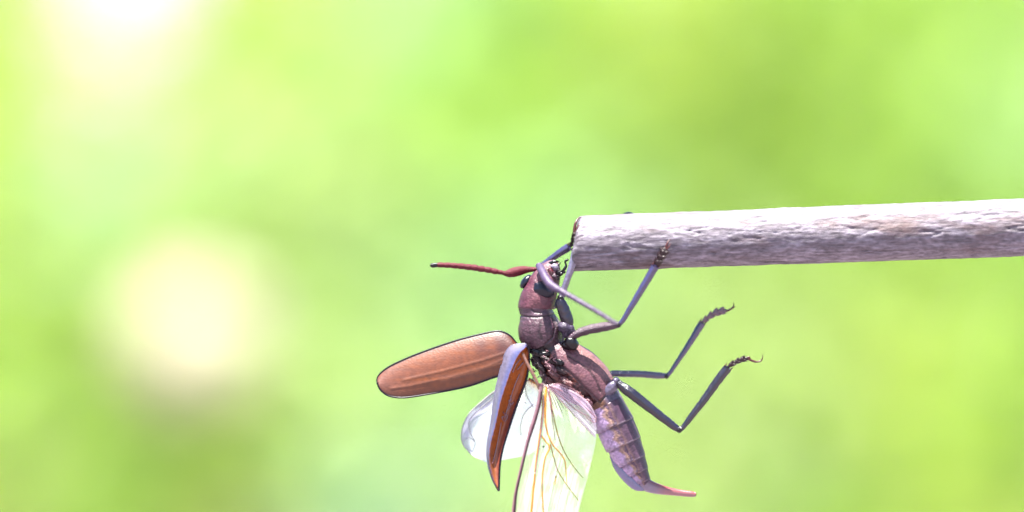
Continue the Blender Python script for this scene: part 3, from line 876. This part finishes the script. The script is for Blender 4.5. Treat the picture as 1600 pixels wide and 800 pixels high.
def colB(t, v, x, y, lay):
    w = bandw(t)
    n1 = noise.noise(Vector((x * .06, y * .04, 3)))
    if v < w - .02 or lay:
        c = mixc(E(206, 198, 226), E(160, 164, 226), ss(.3, .9, v / w))  # sky sheen put in as a lilac base colour
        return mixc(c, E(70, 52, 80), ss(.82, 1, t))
    k = (v - w) / (1 - w)
    c = mixc(lin(240, 136, 62, .24, 1.2), lin(222, 142, 96, .24, 1.2), ss(.4, .95, t + .25 * n1))
    c = mixc(c, lin(200, 112, 88, .22, 1.2), ss(.45, .8, k) * ss(.2, .5, t))
    c = mixc(c, E(214, 150, 96), ss(.0, .25, .25 - k) * .3)
    return mixc(c, E(46, 26, 34), ss(.86, .95, k))
ely2 = shell('elytron', LE, RI, 150, 64, depB, 1.6, M_elytron, colB)
edge_of(LE, RI, depB, 60, 1.6, 'rim', ely2, M_rim, (1,))
edge_of(LE, RI, depB, 60, .9, 'rim', ely2, chitin('sky_sheen_rim', A(190, 186, 214), .3, .6, .3), (0,))  # light blue sky highlight of the outer edge, as a pale colour
# raised thread-like tracheae on its hollow side
def onB(x, y):
    a = crom(LE, 150); b = crom(RI, 150); best = None
    for i in range(0, 150):
        for v in np.linspace(0, 1, 41):
            p = a[i] * (1 - v) + b[i] * v; d = (p[0] - x) ** 2 + (p[1] - y) ** 2
            if best is None or d < best[0]: best = (d, i / 149, v)
    return depB(best[1], best[2], x, y)
for pl in ([(812, 584), (803, 606), (795, 632), (788, 654)], [(783, 660), (779, 684), (772, 716), (769, 724)],
           [(797, 618), (799, 625), (795, 626), (799, 632), (803, 628)], [(786, 644), (790, 650), (784, 652), (788, 658), (793, 652), (790, 646)],
           [(792, 642), (796, 637), (798, 630)], [(814, 560), (806, 570), (801, 582)], [(818, 566), (808, 578)]):
    path = [(x, y, onB(x, y) - 1.0) for x, y in pl]
    v, f = tube(path, [.9] * len(path), 26, 6); link('thread', v, f, M_vein_pink, ely2)

# hind wings -------------------------------------------------------------------------------------------
CO = [(848, 598), (845, 618), (838, 647), (829, 674), (817, 722), (806, 770), (802, 800), (797, 840), (800, 880), (812, 915), (824, 926)]
TR = [(858, 604), (880, 614), (904, 630), (926, 650), (932, 680), (922, 731), (910, 776), (904, 800), (890, 850), (865, 900), (824, 926)]
def depW(t, v, x, y):
    w = (x - 848) * .95 + (y - 600) * .12
    return -46 + 3.5 * math.sin(v * 11 + .6) * min(1, t * 3) + .9 * math.sin(v * 47 + 2 * math.sin(t * 4)) * ss(.05, .3, t) + .5 * math.sin(v * 90 + t * 9) + 26 * v - 6 * t + 2.2 * noise.noise(Vector((x * .03, y * .012, 3)))
def colW(t, v, x, y, lay):
    n1 = noise.noise(Vector((x * .03, y * .01, 8)))
    c = mixc((1, 1, 1), (.95, .98, .88), .5 + n1)
    c = mixc(c, (1.0, .84, .8), ss(.22, .05, t))
    return mixc(c, (.95, .8, .62), ss(.16, .04, v) * .6)
wing1 = shell('hind_wing', CO, TR, 120, 150, depW, 0, M_wing, colW)
aCO = crom(CO, 200); bTR = crom(TR, 200)
def onW(x, y):
    v = np.linspace(0, 1, 61)
    best = (1e9, 0, 0)
    for i in range(0, 200, 2):
        p = aCO[i][None] * (1 - v[:, None]) + bTR[i][None] * v[:, None]
        d = (p[:, 0] - x) ** 2 + (p[:, 1] - y) ** 2; j = int(d.argmin())
        if d[j] < best[0]: best = (d[j], i / 199, v[j])
    return depW(best[1], best[2], x, y)
def vein(pl, r0, r1, mat, parent=wing1, dz=-.6, fn=onW):
    q = crom(pl, 30)
    path = [(x, y, fn(x, y) + dz) for x, y in q]
    r = np.linspace(r0, r1, 30) * .8
    v, f = tube(path, r, 60, 8, .8); link('vein', v, f, mat, parent)
vein([(846, 600), (843.5, 622), (836.5, 650), (828, 676), (816.5, 722), (805.5, 770), (801, 800), (796, 840), (799, 880)], 4.2, 1.6, M_vein_pink, dz=0)
vein([(846, 612), (843, 634), (836, 660), (826, 690), (816, 730), (807, 770), (804, 800), (799, 845)], 1.6, 2.3, M_vein_dark, dz=-3)
vein([(848, 622), (847, 650), (842, 690), (838, 720), (834, 760), (830, 800), (822, 870)], 1.2, 2.6, M_vein_orange)
vein([(849, 618), (848, 655), (842, 700), (836, 740)], 1.6, .8, M_vein_pink, dz=-2)
vein([(853, 604), (852, 634), (853, 665), (862, 692), (875, 708), (883, 722), (885.5, 755)], 2.4, .8, M_vein_orange)
vein([(846, 681), (853, 690), (859, 699), (853, 712), (850, 724), (847, 755), (849, 800), (852, 850)], 1.5, 1.2, M_vein_orange)
M_vein_tan = chitin('tan_vein', lin(186, 128, 52, .2, 1.2), .4, .3, .0)
vein([(858, 612), (864, 645), (872, 680), (882, 706), (897, 730), (911, 747)], 1.3, .6, M_vein_tan)
vein([(860, 694), (866, 717), (872, 736), (886, 758), (904, 782)], 1.1, .6, M_vein_tan)
vein([(869, 743), (867, 758)], .9, .7, M_vein_orange)
vein([(855, 602), (858, 618), (868, 690)], 2.0, .5, M_vein_pink)
blob(849, 698, onW(849, 698) - 1, 1.8, 1.6, 1.2, M_black, 'speck', wing1)

# the pleated inner lobe of the near wing, with bright fold lines
FU = [(857, 601), (868, 600), (884, 606), (904, 616), (922, 632), (932, 652)]
FD = [(857, 605), (868, 618), (884, 635), (902, 655), (918, 672), (930, 684)]
def depF(t, v, x, y): return -50 + 18 * t + 3.5 * math.sin(v * 13) * ss(0, .3, t)
def colF(t, v, x, y, lay): return mixc((1, .92, .95), (.86, .82, .98), v)
lobe = shell('wing_lobe', FU, FD, 60, 40, depF, 0, M_fold, colF, wing1)
def onF(x, y): return -50 + 18 * min(1, (x - 857) / 75)
for pl, r in (([(857, 603), (880, 612), (905, 628), (931, 652)], 1.6), ([(857, 603), (872, 600), (890, 606), (905, 614)], 1.4),
              ([(858, 604), (880, 622), (900, 640), (926, 654), (932, 652)], 1.2), ([(932, 652), (929, 660), (915, 652)], 1.0), ([(860, 608), (885, 636), (928, 682)], .8)):
    vein(pl, r, r * .6, M_vein_pink, wing1, -3, onF)

# far wing, folded, showing past the right wing case
FE = [(834, 594), (812, 596), (790, 603), (772, 612), (751, 629), (732, 648), (722, 671), (722.5, 692), (736, 710), (758, 722)]
FI = [(846, 602), (846, 630), (846, 660), (842, 690), (836, 704), (824, 711), (806, 715), (790, 718), (774, 721), (758, 722)]
def depG(t, v, x, y): return 22 + 10 * t + 3 * math.sin(v * 8 + t * 3) + 2.5 * noise.noise(Vector((x * .03, y * .03, 1)))
def colG(t, v, x, y, lay):
    c = mixc((.34, .31, .44), (1, 1, 1), ss(.10, .2, v)) if t < .85 else (1, 1, 1)
    return mixc(c, (1, .6, .25), ss(.1, .02, t) * .8)
wing2 = shell('hind_wing', FE, FI, 90, 60, depG, 0, M_wing_far, colG)
def onG(x, y): return 22 + 10 * max(0, min(1, (835 - x) / 110))
for pl, r0, r1, m in (([(834, 594), (812, 596), (790, 603), (772, 612), (751, 629), (732, 648), (722, 671), (722.5, 692), (736, 710)], 1.6, 1.0, M_vein_grey),
                      ([(820, 599), (823, 618), (833, 636)], .9, .6, M_vein_grey), ([(833, 632), (820, 645), (814, 662), (814, 680)], .9, .5, M_vein_grey),
                      ([(822, 630), (805, 622), (790, 622)], .8, .5, M_vein_grey), ([(770, 622), (748, 640), (733, 658), (735, 676), (742, 690)], 1.0, .8, M_vein_grey),
                      ([(826, 592), (836, 598), (846, 603)], 3.2, 2.4, M_vein_orange), ([(722, 690), (732, 684), (742, 692), (738, 706)], .8, .5, M_vein_grey)):
    vein(pl, r0, r1, m, wing2, -5, onG)

# wing roots: struts and little plates where the wings join the back
v, f = tube([(817, 552, -38), (823, 566, -40), (832, 583, -42), (840, 600, -42), (842, 610, -42)], [2.2, 2.4, 2.6, 2.4, 1.0], 24, 10, .7)
link('wing_root', v, f, chitin('tan_root', A(186, 140, 120), .35, .5, .2), body)
rr = random.Random(8)
def onBody(x, y):
    d = (BR[:, 0] - x) ** 2 + (BR[:, 1] - y) ** 2
    i = int(d.argmin()); u = ((x - BR[i, 0]) * bB[i, 0] + (y - BR[i, 1]) * bB[i, 1]) / BR[i, 3]
    return BR[i, 2] - BR[i, 4] * math.sqrt(max(0, 1 - min(.97, u * u)))
M_rootdark = chitin('dark_root', A(64, 26, 36), .45, .4, 0, 5000, .6, .5)
M_rootred = chitin('red_root', A(128, 52, 50), .4, .45, .1, 5000, .6, .5)
M_rootpink = chitin('pink_root', A(196, 140, 150), .4, .45, .1, 5000, .5, .4)
for (x, y, a, b, rot, m) in ((838, 551, 12, 5, .3, M_black), (852, 553, 10, 4, .1, M_black), (840, 562, 10, 3.5, .9, M_rootdark), (856, 562, 12, 3.5, .5, M_rootdark),
                             (846, 574, 11, 4, 1.0, M_rootdark), (873, 566, 9, 4, .4, M_black), (861, 573, 13, 4, .75, M_rootpink), (851, 588, 9, 4, 1.2, M_rootdark),
                             (867, 586, 13, 5, .7, M_rootred), (886, 600, 14, 6, .75, M_rootred), (858, 594, 9, 4, .6, M_rootred), (852, 597, 5, 7, .2, M_rootpink),
                             (906, 618, 10, 4, .8, M_rootred), (836, 568, 4, 10, -.5, M_rootdark), (876, 579, 10, 3, .6, M_rootdark), (920, 627, 8, 3.5, .8, M_rootpink)):
    blob(x, y, onBody(x, y) - .5, a, b, 3.6, m, 'wing_root', body, rot, .55, x * .37)
for k in range(16):
    x, y = rr.uniform(832, 868), rr.uniform(550, 592)
    path = []
    for q in range(4):
        path.append((x, y, onBody(x, y) - 4.2 - rr.random() * 1.5)); x += rr.uniform(-6, 7); y += rr.uniform(-4, 6)
    v, f = tube(path, [.8, .9, .7, .4], 16, 6); link('fibre', v, f, M_rootpink if k % 3 else M_vein_pink, body)
